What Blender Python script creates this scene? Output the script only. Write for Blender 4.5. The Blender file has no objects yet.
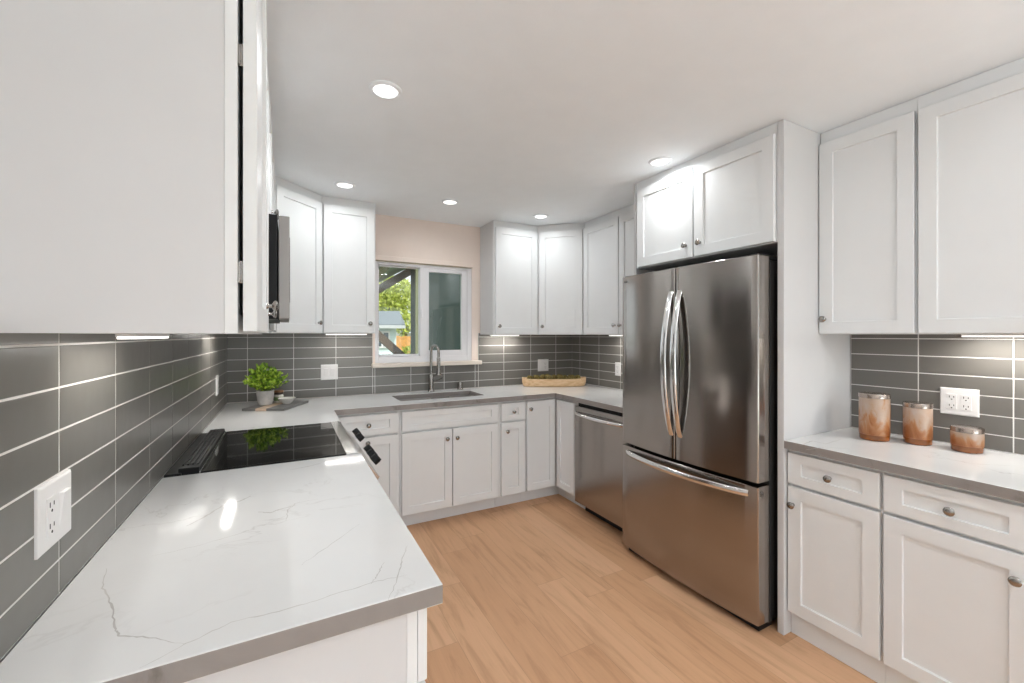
import bpy, bmesh, math, random
from mathutils import Vector, Matrix
random.seed(7)
PI = math.pi
sc = bpy.context.scene
COL = sc.collection

# ------------------------------------------------------------------ camera
F_PX, YAW, HORIZON, EYE = 423.6, 27.97, 335.0, 1.407
cam_d = bpy.data.cameras.new('camera')
cam = bpy.data.objects.new('camera', cam_d)
COL.objects.link(cam)
cam.location = (0.389, 0.0, EYE)
cam.rotation_euler = (PI/2, 0, -math.radians(YAW))
cam_d.sensor_width = 36.0
cam_d.lens = F_PX/1024*36.0
cam_d.shift_y = -(341.5-HORIZON)/1024
cam_d.clip_start = 0.02
sc.camera = cam

# ------------------------------------------------------------------ colour management, sky, sun, big lights
sc.view_settings.view_transform = 'Standard'
sc.view_settings.look = 'None'
sc.view_settings.gamma = 1.0
sc.view_settings.use_curve_mapping = False
sc.view_settings.exposure = 0.40
LED_W, REAR_FILL_W = .90, 42.0
UP_W = 28.0            # watts of the added fill lamp, unseen behind the camera
SKY = 1.1
CAN_BACK, CAN_MID, CAN_NEAR, CAN_REAR = 1.65, 3.7, 3.4, 1.6   # watts per ceiling light, row by row; near and rear rows are added fill
ROOM_D, ROOM_W, CEIL = 3.667, 3.057, 2.42
REAR = -3.2
world = bpy.data.worlds.new('sky'); sc.world = world; world.use_nodes = True
wb = world.node_tree.nodes['Background']
wb.inputs['Color'].default_value = (0.86, 0.93, 1.0, 1); wb.inputs['Strength'].default_value = SKY
sun_d = bpy.data.lights.new('sun', 'SUN'); sun_d.energy = 3.2; sun_d.angle = 0.01; sun_d.color = (1, .95, .86)
sun = bpy.data.objects.new('sun', sun_d); COL.objects.link(sun)
sun.rotation_euler = (math.radians(42), 0, math.radians(38)); sun.location = (6, -6, 9)
def area(name, loc, rot, sx, sy, watt, col, shape='RECTANGLE', spread=PI):
    d = bpy.data.lights.new(name, 'AREA'); d.shape = shape; d.size = sx; d.size_y = sy
    d.energy = watt; d.color = col; d.spread = spread
    o = bpy.data.objects.new(name, d); COL.objects.link(o); o.location = loc; o.rotation_euler = rot
    return o
# added fill light at an invented doorway behind the camera
# (set low outside and tilted up to brighten the ceiling)
area('rear_fill', (1.75, REAR-0.75, .55), (PI/2+math.radians(58), 0, 0), 2.4, 1.4, REAR_FILL_W, (.84, .945, 1.0))

# ------------------------------------------------------------------ materials
def srgb(r, g, b):
    f = lambda c: (c/255/12.92) if c/255 <= .04045 else ((c/255+.055)/1.055)**2.4
    return (f(r), f(g), f(b), 1)
class NT:
    def __init__(s, name):
        s.m = bpy.data.materials.new(name); s.m.use_nodes = True
        s.t = s.m.node_tree; s.b = s.t.nodes['Principled BSDF']
    def n(s, typ, **kw):
        x = s.t.nodes.new(typ)
        for k, v in kw.items():
            if k.startswith('i_'):
                key = k[2:]; key = int(key) if key.isdigit() else key
                x.inputs[key].default_value = v
            else: setattr(x, k, v)
        return x
    def l(s, a, b): s.t.links.new(a, b)
    def bump(s, height, strength=.1, dist=.01):
        b = s.n('ShaderNodeBump'); b.inputs['Strength'].default_value = strength; b.inputs['Distance'].default_value = dist
        s.l(height, b.inputs['Height']); s.l(b.outputs['Normal'], s.b.inputs['Normal'])
    def coord(s, kind='Object', scale=(1, 1, 1), rot=(0, 0, 0)):
        c = s.n('ShaderNodeTexCoord'); mp = s.n('ShaderNodeMapping')
        mp.inputs['Scale'].default_value = scale; mp.inputs['Rotation'].default_value = rot
        s.l(c.outputs[kind], mp.inputs['Vector']); return mp.outputs['Vector']
    def world(s, scale=(1, 1, 1)):
        c = s.n('ShaderNodeNewGeometry'); mp = s.n('ShaderNodeMapping'); mp.inputs['Scale'].default_value = scale
        s.l(c.outputs['Position'], mp.inputs['Vector']); return mp.outputs['Vector']
    def noise(s, vec, scale, detail=3, rough=.5, dist=0):
        x = s.n('ShaderNodeTexNoise'); x.inputs['Scale'].default_value = scale; x.inputs['Detail'].default_value = detail
        x.inputs['Roughness'].default_value = rough; x.inputs['Distortion'].default_value = dist
        if vec: s.l(vec, x.inputs['Vector'])
        return x.outputs['Fac']
    def ramp(s, fac, stops):
        r = s.n('ShaderNodeValToRGB'); e = r.color_ramp.elements
        while len(e) < len(stops): e.new(.5)
        for q, (p, c) in zip(e, stops): q.position = p; q.color = c if len(c) == 4 else (*c, 1)
        s.l(fac, r.inputs['Fac']); return r.outputs['Color']
    def math(s, op, a, b=None):
        x = s.n('ShaderNodeMath', operation=op)
        for i, v in enumerate((a, b)):
            if v is None: continue
            if isinstance(v, (int, float)): x.inputs[i].default_value = v
            else: s.l(v, x.inputs[i])
        return x.outputs[0]
    def mix(s, fac, a, b, blend='MIX'):
        x = s.n('ShaderNodeMix', data_type='RGBA', blend_type=blend)
        for i, v in ((0, fac), (6, a), (7, b)):
            if isinstance(v, (int, float)): x.inputs[i].default_value = v
            elif isinstance(v, tuple): x.inputs[i].default_value = v if len(v) == 4 else (*v, 1)
            else: s.l(v, x.inputs[i])
        return x.outputs[2]
def simple(name, col, rough=.5, metal=0, bump=None, var=.04, coat=0, **kw):
    """solid finish with a faint procedural mottling"""
    t = NT(name)
    col = col if len(col) == 4 else (*col, 1)
    nz = t.noise(t.coord(), 9.0, 4)
    lo = tuple(c*(1-var) for c in col[:3])+(1,); hi = tuple(min(1, c*(1+var)) for c in col[:3])+(1,)
    t.l(t.ramp(nz, [(.3, lo), (.7, hi)]), t.b.inputs['Base Color'])
    t.b.inputs['Roughness'].default_value = rough; t.b.inputs['Metallic'].default_value = metal
    t.b.inputs['Coat Weight'].default_value = coat
    for k, v in kw.items(): t.b.inputs[k.replace('_', ' ')].default_value = v
    if bump: t.bump(t.noise(t.coord(), bump[0], 3), bump[1], .002)
    return t.m
M = {}
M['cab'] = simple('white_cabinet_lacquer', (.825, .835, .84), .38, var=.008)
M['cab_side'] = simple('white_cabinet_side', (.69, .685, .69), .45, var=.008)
M['dark_inside'] = simple('cabinet_shadow_board', (.30, .29, .28), .8)
M['ceil'] = simple('ceiling_texture_paint', (.90, .935, .965), .95, bump=(60, .25), var=.01)
M['wall'] = simple('warm_beige_wall_paint', srgb(243, 228, 218), .9, bump=(90, .08), var=.012)
M['white_wall'] = simple('white_wall_paint', (.86, .87, .875), .9, var=.012)
M['vinyl'] = simple('white_window_vinyl', (.80, .79, .81), .35, var=.01)
M['sill'] = simple('cream_sill_paint', srgb(232, 221, 210), .45, var=.015)
M['nickel'] = simple('brushed_nickel', (.33, .315, .30), .27, 1.0, var=.05)
M['chrome'] = simple('polished_steel', (.78, .78, .78), .14, 1.0, var=.02)
M['black'] = simple('black_plastic', (.010, .010, .011), .42, Specular_IOR_Level=.22)
M['black_gloss'] = simple('black_glass', (.003, .003, .004), .035, var=.01, Specular_IOR_Level=.28)
M['plate'] = simple('white_switch_plastic', (.82, .80, .79), .33, var=.01)
M['print'] = simple('grey_print', (.018, .018, .02), .2)
M['slot'] = simple('dark_slot', (.03, .028, .026), .7)
M['lens'] = NT('lit_lens').m
def emis(mat, col, st):
    b = mat.node_tree.nodes['Principled BSDF']; b.inputs['Emission Color'].default_value = (*col, 1); b.inputs['Emission Strength'].default_value = st
    b.inputs['Base Color'].default_value = (.8, .8, .8, 1)
emis(M['lens'], (1, .98, .95), 1.5)
M['led'] = NT('lit_diffuser').m; emis(M['led'], (1, .97, .92), 1.5)
def steel(name, col, rough, horizontal=True):
    t = NT(name)
    s = (1.5, 1.5, 420) if horizontal else (420, 420, 1.5)
    nz = t.noise(t.world(s), 1.0, 2)
    big = t.noise(t.world((1.2, 1.2, .3)), 2.0, 2)
    c = t.mix(nz, tuple(x*.92 for x in col), tuple(min(1, x*1.06) for x in col))
    t.l(c, t.b.inputs['Base Color'])
    t.b.inputs['Metallic'].default_value = 1.0
    t.l(t.math('ADD', t.math('MULTIPLY', big, .06), rough-.03), t.b.inputs['Roughness'])
    t.b.inputs['Anisotropic'].default_value = .75
    t.b.inputs['Anisotropic Rotation'].default_value = .25
    tg = t.n('ShaderNodeTangent', direction_type='RADIAL', axis='Z'); t.l(tg.outputs[0], t.b.inputs['Tangent'])
    t.bump(nz, .02, .0005)
    return t.m
M['steel'] = steel('brushed_stainless', (.37, .34, .318), .17)
M['steel_sink'] = steel('sink_stainless', (.50, .47, .45), .28)
def quartz():
    t = NT('white_quartz_veined'); w = t.world()
    warp = t.noise(w, 2.3, 5, .6)
    def veins(scale, width, seed, dist=1.2):
        mp = t.n('ShaderNodeMapping'); mp.inputs['Location'].default_value = (seed, seed*1.7, 0); t.l(w, mp.inputs['Vector'])
        n = t.noise(mp.outputs[0], scale, 6, .55, dist)
        d = t.math('ABSOLUTE', t.math('SUBTRACT', n, .5))
        return t.ramp(d, [(0, (1, 1, 1, 1)), (width, (0, 0, 0, 1))])
    mask = t.ramp(t.noise(w, 1.7, 2), [(.50, (0, 0, 0, 1)), (.66, (1, 1, 1, 1))])
    v1 = t.mix(1.0, veins(1.3, .006, 3.1), mask, 'MULTIPLY')
    v2 = t.mix(1.0, veins(3.5, .012, 8.4, .6), t.ramp(t.noise(w, 2.9, 2), [(.55, (0, 0, 0, 1)), (.7, (1, 1, 1, 1))]), 'MULTIPLY')
    cloud = t.ramp(t.noise(w, 5, 4), [(.3, (.735, .730, .725, 1)), (.7, (.77, .765, .76, 1))])
    c = t.mix(t.math('MULTIPLY', v1, .42), cloud, (.40, .37, .35, 1))
    c = t.mix(t.math('MULTIPLY', v2, .22), c, (.45, .42, .40, 1))
    t.l(c, t.b.inputs['Base Color']); t.b.inputs['Roughness'].default_value = .07
    return t.m
M['quartz'] = quartz()
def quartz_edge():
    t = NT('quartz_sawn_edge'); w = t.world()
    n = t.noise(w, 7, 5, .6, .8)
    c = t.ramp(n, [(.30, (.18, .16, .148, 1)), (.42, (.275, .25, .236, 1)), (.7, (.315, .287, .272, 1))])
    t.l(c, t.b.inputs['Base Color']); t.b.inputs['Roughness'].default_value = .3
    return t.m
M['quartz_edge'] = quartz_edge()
M['vein'] = simple('grey_quartz_vein', (.56, .54, .52), .2, var=.15)
def tile():
    t = NT('grey_glazed_tile')
    g = t.n('ShaderNodeNewGeometry'); w = t.world()
    base = t.ramp(g.outputs['Random Per Island'], [(0, (.155, .146, .132, 1)), (.5, (.170, .161, .146, 1)), (1, (.186, .177, .161, 1))])
    n = t.noise(w, 7, 3)
    c = t.mix(t.math('MULTIPLY', n, .35), base, (.145, .136, .124, 1))
    t.l(c, t.b.inputs['Base Color'])
    t.b.inputs['Roughness'].default_value = .30
    t.bump(t.noise(w, 9, 2), .12, .012)
    return t.m
M['tile'] = tile()
M['grout'] = simple('white_grout', (.80, .78, .75), .85)
def floor_mat():
    t = NT('oak_plank_floor'); g = t.n('ShaderNodeNewGeometry'); sp = t.n('ShaderNodeSeparateXYZ'); t.l(g.outputs['Position'], sp.inputs[0])
    PW, PL = .182, 1.22
    xs = t.math('DIVIDE', t.math('ADD', sp.outputs[0], 10.02), PW); row = t.math('FLOOR', xs); fx = t.math('SUBTRACT', xs, row)
    wn = t.n('ShaderNodeTexWhiteNoise', noise_dimensions='1D'); t.l(row, wn.inputs['W'])
    ys = t.math('ADD', t.math('DIVIDE', sp.outputs[1], PL), t.math('MULTIPLY', wn.outputs['Value'], 7.3)); pl = t.math('FLOOR', ys); fy = t.math('SUBTRACT', ys, pl)
    wn2 = t.n('ShaderNodeTexWhiteNoise', noise_dimensions='2D'); cb = t.n('ShaderNodeCombineXYZ'); t.l(row, cb.inputs[0]); t.l(pl, cb.inputs[1]); t.l(cb.outputs[0], wn2.inputs['Vector'])
    tone = t.ramp(wn2.outputs['Value'], [(0, srgb(206, 159, 121)), (.5, srgb(214, 168, 130)), (1, srgb(221, 176, 139))])
    off = t.n('ShaderNodeVectorMath', operation='ADD'); sc3 = t.n('ShaderNodeVectorMath', operation='SCALE'); sc3.inputs['Scale'].default_value = 9.0
    t.l(wn2.outputs['Color'], sc3.inputs[0]); t.l(t.world((13, 1.3, 1)), off.inputs[0]); t.l(sc3.outputs[0], off.inputs[1])
    gr = t.noise(off.outputs[0], 1.6, 6, .62, .7)
    fine = t.noise(t.world((160, 5, 1)), 1.0, 3)
    k = t.ramp(gr, [(.28, (.74, .70, .66, 1)), (.5, (1, 1, 1, 1)), (.75, (1.08, 1.08, 1.09, 1))])
    c = t.mix(.9, tone, k, 'MULTIPLY')
    c = t.mix(t.math('MULTIPLY', fine, .16), c, srgb(150, 104, 74))
    ex = t.math('MINIMUM', fx, t.math('SUBTRACT', 1, fx)); ey = t.math('MINIMUM', fy, t.math('SUBTRACT', 1, fy))
    sx = t.math('LESS_THAN', ex, .006); sy = t.math('LESS_THAN', ey, .0010)
    seam = t.math('MAXIMUM', sx, sy)
    c = t.mix(t.math('MULTIPLY', seam, .30), c, srgb(112, 78, 54))
    t.l(c, t.b.inputs['Base Color']); t.b.inputs['Roughness'].default_value = .5
    t.b.inputs['Specular IOR Level'].default_value = .35
    t.bump(fine, .04, .001)
    return t.m
M['floor'] = floor_mat()
def glass(name, col=(1, 1, 1, 1), rough=0.0):
    t = NT(name); t.b.inputs['Transmission Weight'].default_value = 1.0; t.b.inputs['Roughness'].default_value = rough
    n = t.noise(t.coord(), 2.0, 1)
    t.l(t.ramp(n, [(.3, tuple(.99*c for c in col[:3])+(1,)), (.7, col)]), t.b.inputs['Base Color'])
    t.b.inputs['IOR'].default_value = 1.45
    return t.m
M['glass'] = glass('window_glass', (.97, 1, .985, 1))

# ------------------------------------------------------------------ mesh helpers
class BM:
    """thin wrapper that collects shapes into one mesh"""
    def __init__(s): s.bm = bmesh.new()
    def box(s, x0, x1, y0, y1, z0, z1, mat=0, bev=0, mtx=None):
        b = s.bm; n0 = len(b.verts)
        v = [b.verts.new(p) for p in ((x0, y0, z0), (x1, y0, z0), (x1, y1, z0), (x0, y1, z0), (x0, y0, z1), (x1, y0, z1), (x1, y1, z1), (x0, y1, z1))]
        fs = [b.faces.new([v[i] for i in q]) for q in ((0, 3, 2, 1), (4, 5, 6, 7), (0, 1, 5, 4), (1, 2, 6, 5), (2, 3, 7, 6), (3, 0, 4, 7))]
        for f in fs: f.material_index = mat
        vs = v
        if bev > 0:
            es = list({e for f in fs for e in f.edges})
            r = bmesh.ops.bevel(b, geom=es, offset=bev, segments=2, profile=.6, affect='EDGES', material=-1)
            vs = list({vv for f in r['faces'] for vv in f.verts} | {vv for vv in v if vv.is_valid})
        if mtx is not None: bmesh.ops.transform(b, matrix=mtx, verts=vs)
        return s
    def loft(s, loops, mat=0, cap0=True, cap1=True, closed=True):
        b = s.bm; L = [[b.verts.new(p) for p in lp] for lp in loops]
        n = len(L[0])
        for A, B in zip(L, L[1:]):
            for i in range(n if closed else n-1):
                j = (i+1) % n
                try: b.faces.new((A[i], A[j], B[j], B[i])).material_index = mat
                except ValueError: pass
        if cap0: b.faces.new(list(reversed(L[0]))).material_index = mat
        if cap1: b.faces.new(L[-1]).material_index = mat
        return s
    def lathe(s, prof, c=(0, 0, 0), axis='Z', seg=28, mat=0, mtx=None, cap0=True, cap1=True):
        loops = []
        for r, h in prof:
            lp = []
            for i in range(seg):
                a = 2*PI*i/seg; p = (r*math.cos(a), r*math.sin(a), h)
                if axis == 'Y': p = (p[0], -p[2], p[1])      # pointing to -y
                p = Vector(p)
                if mtx is not None: p = mtx @ p
                lp.append(p+Vector(c))
            loops.append(lp)
        return s.loft(loops, mat, cap0, cap1)
    def tube(s, pts, r, seg=12, mat=0, flat=1.0, up=Vector((0, 0, 1))):
        pts = [Vector(p) for p in pts]; loops = []
        rr = r if isinstance(r, (list, tuple)) else [r]*len(pts)
        prev = None
        for i, p in enumerate(pts):
            t = (pts[min(i+1, len(pts)-1)]-pts[max(i-1, 0)]).normalized()
            if prev is None:
                a = up if abs(t.dot(up)) < .95 else Vector((1, 0, 0))
                u = t.cross(a).normalized()
            else:
                u = (prev-t*prev.dot(t)).normalized()
            prev = u; w = t.cross(u)
            loops.append([p+(u*math.cos(2*PI*k/seg)*flat+w*math.sin(2*PI*k/seg))*rr[i] for k in range(seg)])
        return s.loft(loops, mat)
    def prism(s, poly, z0, z1, mat=0, side=None):
        n = len(s.bm.faces)
        s.loft([[(x, y, z0) for x, y in poly], [(x, y, z1) for x, y in poly]], mat)
        return s
    def done(s, name, mats, parent=None, smooth=False, **kw):
        me_bm = s.bm
        bmesh.ops.recalc_face_normals(me_bm, faces=me_bm.faces[:])
        if smooth:
            for f in me_bm.faces: f.smooth = True
        me = bpy.data.meshes.new(name); me_bm.to_mesh(me); me_bm.free()
        for m in (mats if isinstance(mats, (list, tuple)) else [mats]): me.materials.append(m)
        if smooth: me.set_sharp_from_angle(angle=math.radians(38))
        o = bpy.data.objects.new(name, me); COL.objects.link(o); o.parent = parent
        o.location = kw.get('loc', (0, 0, 0)); o.rotation_euler = kw.get('rot', (0, 0, 0))
        if kw.get('label'): o['label'] = kw['label']
        return o
def tag(o, label, cat, group=None):
    o['label'] = label; o['category'] = cat
    if group: o['group'] = group
    return o
def thing(name, label, cat, loc=(0, 0, 0), rotz=0, group=None):
    o = bpy.data.objects.new(name, None); COL.objects.link(o); o.empty_display_size = .1
    o.location = loc; o.rotation_euler = (0, 0, rotz)
    return tag(o, label, cat, group)
def structure(o): o['kind'] = 'structure'; return o
def rect(x0, x1, z0, z1, y): return [(x0, y, z0), (x1, y, z0), (x1, y, z1), (x0, y, z1)]
def dup(root, loc, rotz, label, group=None):
    r = root.copy(); COL.objects.link(r); r.location = loc; r.rotation_euler = (0, 0, rotz); r['label'] = label
    if group: r['group'] = group
    for ch in list(root.children):
        c = ch.copy(); COL.objects.link(c); c.parent = r
        for g in ch.children:
            d = g.copy(); COL.objects.link(d); d.parent = c
    return r

# ------------------------------------------------------------------ room shell
WT = .14
structure(BM().box(-WT, ROOM_W+WT, REAR-WT, ROOM_D+WT, -.12, 0).done('floor', M['floor']))
structure(BM().box(-WT, ROOM_W+WT, REAR-WT, ROOM_D+WT, CEIL, CEIL+.15).done('ceiling', M['ceil']))
wall_left = structure(BM().box(-WT, 0, REAR-WT, ROOM_D+WT, 0, CEIL).done('wall_left', M['white_wall']))
wall_right = structure(BM().box(ROOM_W, ROOM_W+WT, REAR-WT, ROOM_D+WT, 0, CEIL).done('wall_right', M['white_wall']))
WX0, WX1, WZ0, WZ1 = 1.04, 1.912, 1.17, 2.045
def holed(x0, x1, z0, z1, hx0, hx1, hz0, hz1, y0, y1):
    b = BM()
    b.box(x0, hx0, y0, y1, z0, z1); b.box(hx1, x1, y0, y1, z0, z1)
    if hz0 > z0: b.box(hx0, hx1, y0, y1, z0, hz0)
    b.box(hx0, hx1, y0, y1, hz1, z1); return b
wall_back = structure(holed(0, ROOM_W, 0, CEIL, WX0, WX1, WZ0, WZ1, ROOM_D, ROOM_D+WT).done('wall_back', M['wall']))
structure(holed(0, ROOM_W, 0, CEIL, .55, 2.95, 0, 2.1, REAR-WT, REAR).done('wall_rear', simple('taupe_wall_paint', (.30, .285, .27), .9)))  # unseen: doorway added for the fill light, dark tone cuts bounce
# --- tiled backsplashes, every tile with its grout joint
ROWS = [1.3890-.0815*k for k in range(7)]
def backsplash(parent, u0, u1, z0, z1, joint, pitch, to_world):
    """tiles laid in a straight stack; to_world maps (along, out, z)"""
    us = [u0]+sorted(x for x in (joint+pitch*k for k in range(-16, 16)) if u0+.012 < x < u1-.012)+[u1]
    zs = [z0]+sorted(x for x in ROWS if z0+.004 < x < z1-.004)+[z1]
    b = BM(); G = .0021
    def put(lo, mat, cap0):
        b.loft([[to_world(*p) for p in lp] for lp in lo], mat, cap0, True)
    def R(a, c, e, f, o): return [(a, o, e), (c, o, e), (c, o, f), (a, o, f)]
    put([R(u0, u1, z0, z1, 0), R(u0, u1, z0, z1, .0070)], 1, True)
    for a, c in zip(us, us[1:]):
        for e, f in zip(zs, zs[1:]):
            put([R(a+G, c-G, e+G, f-G, .0065), R(a+G, c-G, e+G, f-G, .0074), R(a+G+.001, c-G-.001, e+G+.001, f-G-.001, .0078)], 0, False)
    return b.done('backsplash', [M['tile'], M['grout']], parent)
TZ = 1.425
backsplash(wall_left, .80, ROOM_D-.008, .916, TZ, 1.112, .2995, lambda u, o, z: (o, u, z))
backsplash(wall_back, .0, 1.018, .916, TZ, .132, .3016, lambda u, o, z: (u, ROOM_D-o, z))
backsplash(wall_back, 1.018, 1.975, .916, 1.134, .132, .3016, lambda u, o, z: (u, ROOM_D-o, z))
backsplash(wall_back, 1.975, ROOM_W, .916, TZ, .132, .3016, lambda u, o, z: (u, ROOM_D-o, z))
backsplash(wall_right, 2.13, ROOM_D-.008, .916, TZ, 3.521, .301, lambda u, o, z: (ROOM_W-o, u, z))
backsplash(wall_right, .40, 1.150, .916, TZ, .576, .300, lambda u, o, z: (ROOM_W-o, u, z))
# --- window
win = structure(bpy.data.objects.new('window_1', None)); COL.objects.link(win); win.location = (WX0, ROOM_D, WZ0)
def wbox(b, x0, x1, y0, y1, z0, z1, bev=.003): return b.box(x0-WX0, x1-WX0, y0-ROOM_D, y1-ROOM_D, z0-WZ0, z1-WZ0, 0, bev)
f = BM(); y0, y1 = ROOM_D+.006, ROOM_D+.085
wbox(f, WX0, WX0+.028, y0, y1, WZ0, WZ1-.018); wbox(f, WX1-.045, WX1, y0, y1, WZ0, WZ1-.018)
wbox(f, WX0+.028, WX1-.045, y0, y1, WZ0, WZ0+.050); wbox(f, WX0+.028, WX1-.045, y0, y1, WZ1-.042, WZ1-.018)
f.done('window_frame', M['vinyl'], win)
def sash(x0, x1, z0, z1, y, wl, wr, wt, wbm):
    s = BM(); t = .030
    wbox(s, x0, x0+wl, y, y+t, z0, z1); wbox(s, x1-wr, x1, y, y+t, z0, z1)
    wbox(s, x0+wl, x1-wr, y, y+t, z0, z0+wbm); wbox(s, x0+wl, x1-wr, y, y+t, z1-wt, z1)
    so = s.done('sash', M['vinyl'], win)
    g = BM(); wbox(g, x0+wl-.004, x1-wr+.004, y+.012, y+.016, z0+wbm-.004, z1-wt+.004, 0)
    g.done('pane', M['glass'], so); return so
sash(WX0+.028, 1.470, WZ0+.050, WZ1-.042, ROOM_D+.050, .012, .045, .010, .020)
s2 = sash(1.425, WX1-.045, WZ0+.050, WZ1-.042, ROOM_D+.012, .080, .052, .034, .050)
lt = BM(); wbox(lt, 1.432, 1.446, ROOM_D-.002, ROOM_D+.013, 1.56, 1.64, .003); lt.done('latch', M['vinyl'], s2)
si = BM(); wbox(si, 1.008, 1.995, ROOM_D-.055, ROOM_D+.01, 1.134, 1.170, .008); si.done('window_sill', M['sill'], win)
hd = BM(); wbox(hd, WX0-.02, WX1+.002, ROOM_D-.030, ROOM_D, WZ1-.012, WZ1+.026, .003); hd.done('head_trim', M['wall'], win)

# ------------------------------------------------------------------ cabinets
FR = .022   # door thickness
def panel_front(w, h, su=.057, sv=.057, t=FR-.003, rec=.009):
    """shaker front, lower corner at the origin, back at y=0 and face towards -y"""
    b = BM(); e = .0018
    L = [rect(0, w, 0, h, 0), rect(0, w, 0, h, -(t-e)), rect(e, w-e, e, h-e, -t), rect(su, w-su, sv, h-sv, -t),
         rect(su+.0025, w-su-.0025, sv+.0025, h-sv-.0025, -(t-rec))]
    b.loft(L); return b
KNOB = None
def knob(parent, x, z, y):
    global KNOB
    if KNOB is None:
        b = BM(); b.lathe([(.0085, 0), (.0075, .002), (.0055, .006), (.0055, .013), (.011, .016), (.0155, .0195), (.0158, .0225), (.012, .0265), (.005, .0285)], axis='Y', seg=24)
        k = b.done('knob', M['nickel'], parent, True); KNOB = k
    else:
        k = KNOB.copy(); COL.objects.link(k); k.parent = parent
    k.location = (x, y, z); return k
def front(root, kind, x, z, w, h, knob_at=None, su=.057, sv=.057, label=None, gap=.003, thick=FR-.003):
    d = panel_front(w, h, su, sv, thick).done(kind, M['cab'], root, loc=(x, -gap, z), label=label)
    if knob_at: knob(d, knob_at[0]-x, knob_at[1]-z, -thick)
    return d
def carcass(root, w, depth, z0, z1, top=True):
    t = .016; b = BM()
    b.box(0, t, .0205, depth, z0, z1); b.box(w-t, w, .0205, depth, z0, z1)
    b.box(t, w-t, .0205, depth, z0, z0+t)
    if top: b.box(t, w-t, .0205, depth, z1-t, z1)
    b.box(t, w-t, depth-.008, depth, z0+t, z1-t)
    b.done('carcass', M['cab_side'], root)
    f = BM(); s = .036
    f.box(0, s, 0, .020, z0, z1); f.box(w-s, w, 0, .020, z0, z1)
    f.box(s, w-s, 0, .020, z0, z0+s); f.box(s, w-s, 0, .020, z1-s, z1)
    return f
BTOP = .874
def base_unit(label, loc, rotz, w, depth, fronts, mid=True, toe_back=.07, name='base_cabinet', group=None):
    """fronts: list of (kind, x, z, w, h, knob) in the unit's own frame"""
    r = thing(name, label, 'cabinet', loc, rotz, group)
    f = carcass(r, w, depth, .105, BTOP, name != 'sink_cabinet')
    if mid: f.box(.036, w-.036, 0, .020, .690, .728)
    f.done('face_frame', M['cab'], r)
    BM().box(0, w, toe_back, toe_back+.016, 0, .105).done('toe_kick', M['cab'], r)
    for k, x, z, ww, h, kn in fronts:
        front(r, k, x, z, ww, h, kn, sv=.042 if h < .2 else .057, su=.057 if ww > .17 else .04)
    return r
DZ0, DZ1, RZ0, RZ1 = .115, .702, .716, .858
def dr(x0, x1, kn=True): return ('drawer', x0, RZ0, x1-x0, RZ1-RZ0, ((x0+x1)/2, (RZ0+RZ1)/2) if kn else None)
def do(x0, x1, kx, kz=.632, z1=DZ1): return ('door', x0, DZ0, x1-x0, z1-DZ0, (kx, kz) if kx else None)
# left run (fronts towards +x)
base_unit('white drawer base cabinet whose bare end panel shows under the nearest worktop corner', (.616, .826, 0), PI/2, .512, .612,
          [dr(.006, .506), do(.006, .506, .47)])
base_unit('white base cabinet between the end cabinet and the black glass range, under the worktop', (.616, 1.339, 0), PI/2, .512, .612,
          [dr(.006, .506), do(.006, .506, .04)])
base_unit('white base cabinet beyond the range in the plant corner', (.616, 2.580, 0), PI/2, .420, .612,
          [dr(.006, .38), do(.006, .38, .34)])
# back run (fronts towards -y)
BY = 3.052
base_unit('white base cabinet behind the range knobs, drawer over door with centred knobs', (.664, BY, 0), 0, .434, .610,
          [dr(.016, .420), do(.016, .420, .212, .668)], toe_back=.072)
sink_cab = base_unit('white double door sink cabinet with a knobless false drawer front', (1.100, BY, 0), 0, .788, .610,
          [('drawer_front', .012, RZ0, .762, RZ1-RZ0, None), do(.012, .388, .346), do(.394, .774, .424)], name='sink_cabinet', toe_back=.072)
base_unit('narrow white cabinet with a small drawer over a slim door', (1.890, BY, 0), 0, .243, .610,
          [dr(.014, .229), do(.014, .229, .062)], toe_back=.072)
# corner unit, L shaped
cr = thing('corner_base_cabinet', 'white L-shaped corner base cabinet with two tall doors beside the dishwasher', 'cabinet', (2.135, BY, 0))
cw = BM(); CX = .307; CYN = -.305
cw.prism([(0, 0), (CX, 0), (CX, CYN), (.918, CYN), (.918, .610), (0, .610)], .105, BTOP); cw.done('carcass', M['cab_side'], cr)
BM().prism([(0, .072), (CX+.072, .072), (CX+.072, CYN), (CX+.088, CYN), (CX+.088, .088), (0, .088)], 0, .105).done('toe_kick', M['cab'], cr)
front(cr, 'door', .006, DZ0, .276, RZ1-DZ0, (.034, .795), su=.052)
d = panel_front(.245, RZ1-DZ0, .052, .057).done('door', M['cab'], cr, loc=(CX-.003, -.037, DZ0), rot=(0, 0, -PI/2))
# right run near the camera (fronts towards -x)
RX = 2.483
base_unit('white base cabinet beside the refrigerator panel, drawer over a door', (RX, 1.152, 0), -PI/2, .358, .570,
          [dr(.004, .352), do(.004, .352, .028, .620)], toe_back=.016)
base_unit('white base cabinet at the frame edge, under the smallest canister and the outlet', (RX, .793, 0), -PI/2, .400, .570,
          [dr(.006, .392), do(.006, .392, .352, .620)], toe_back=.016)
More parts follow.
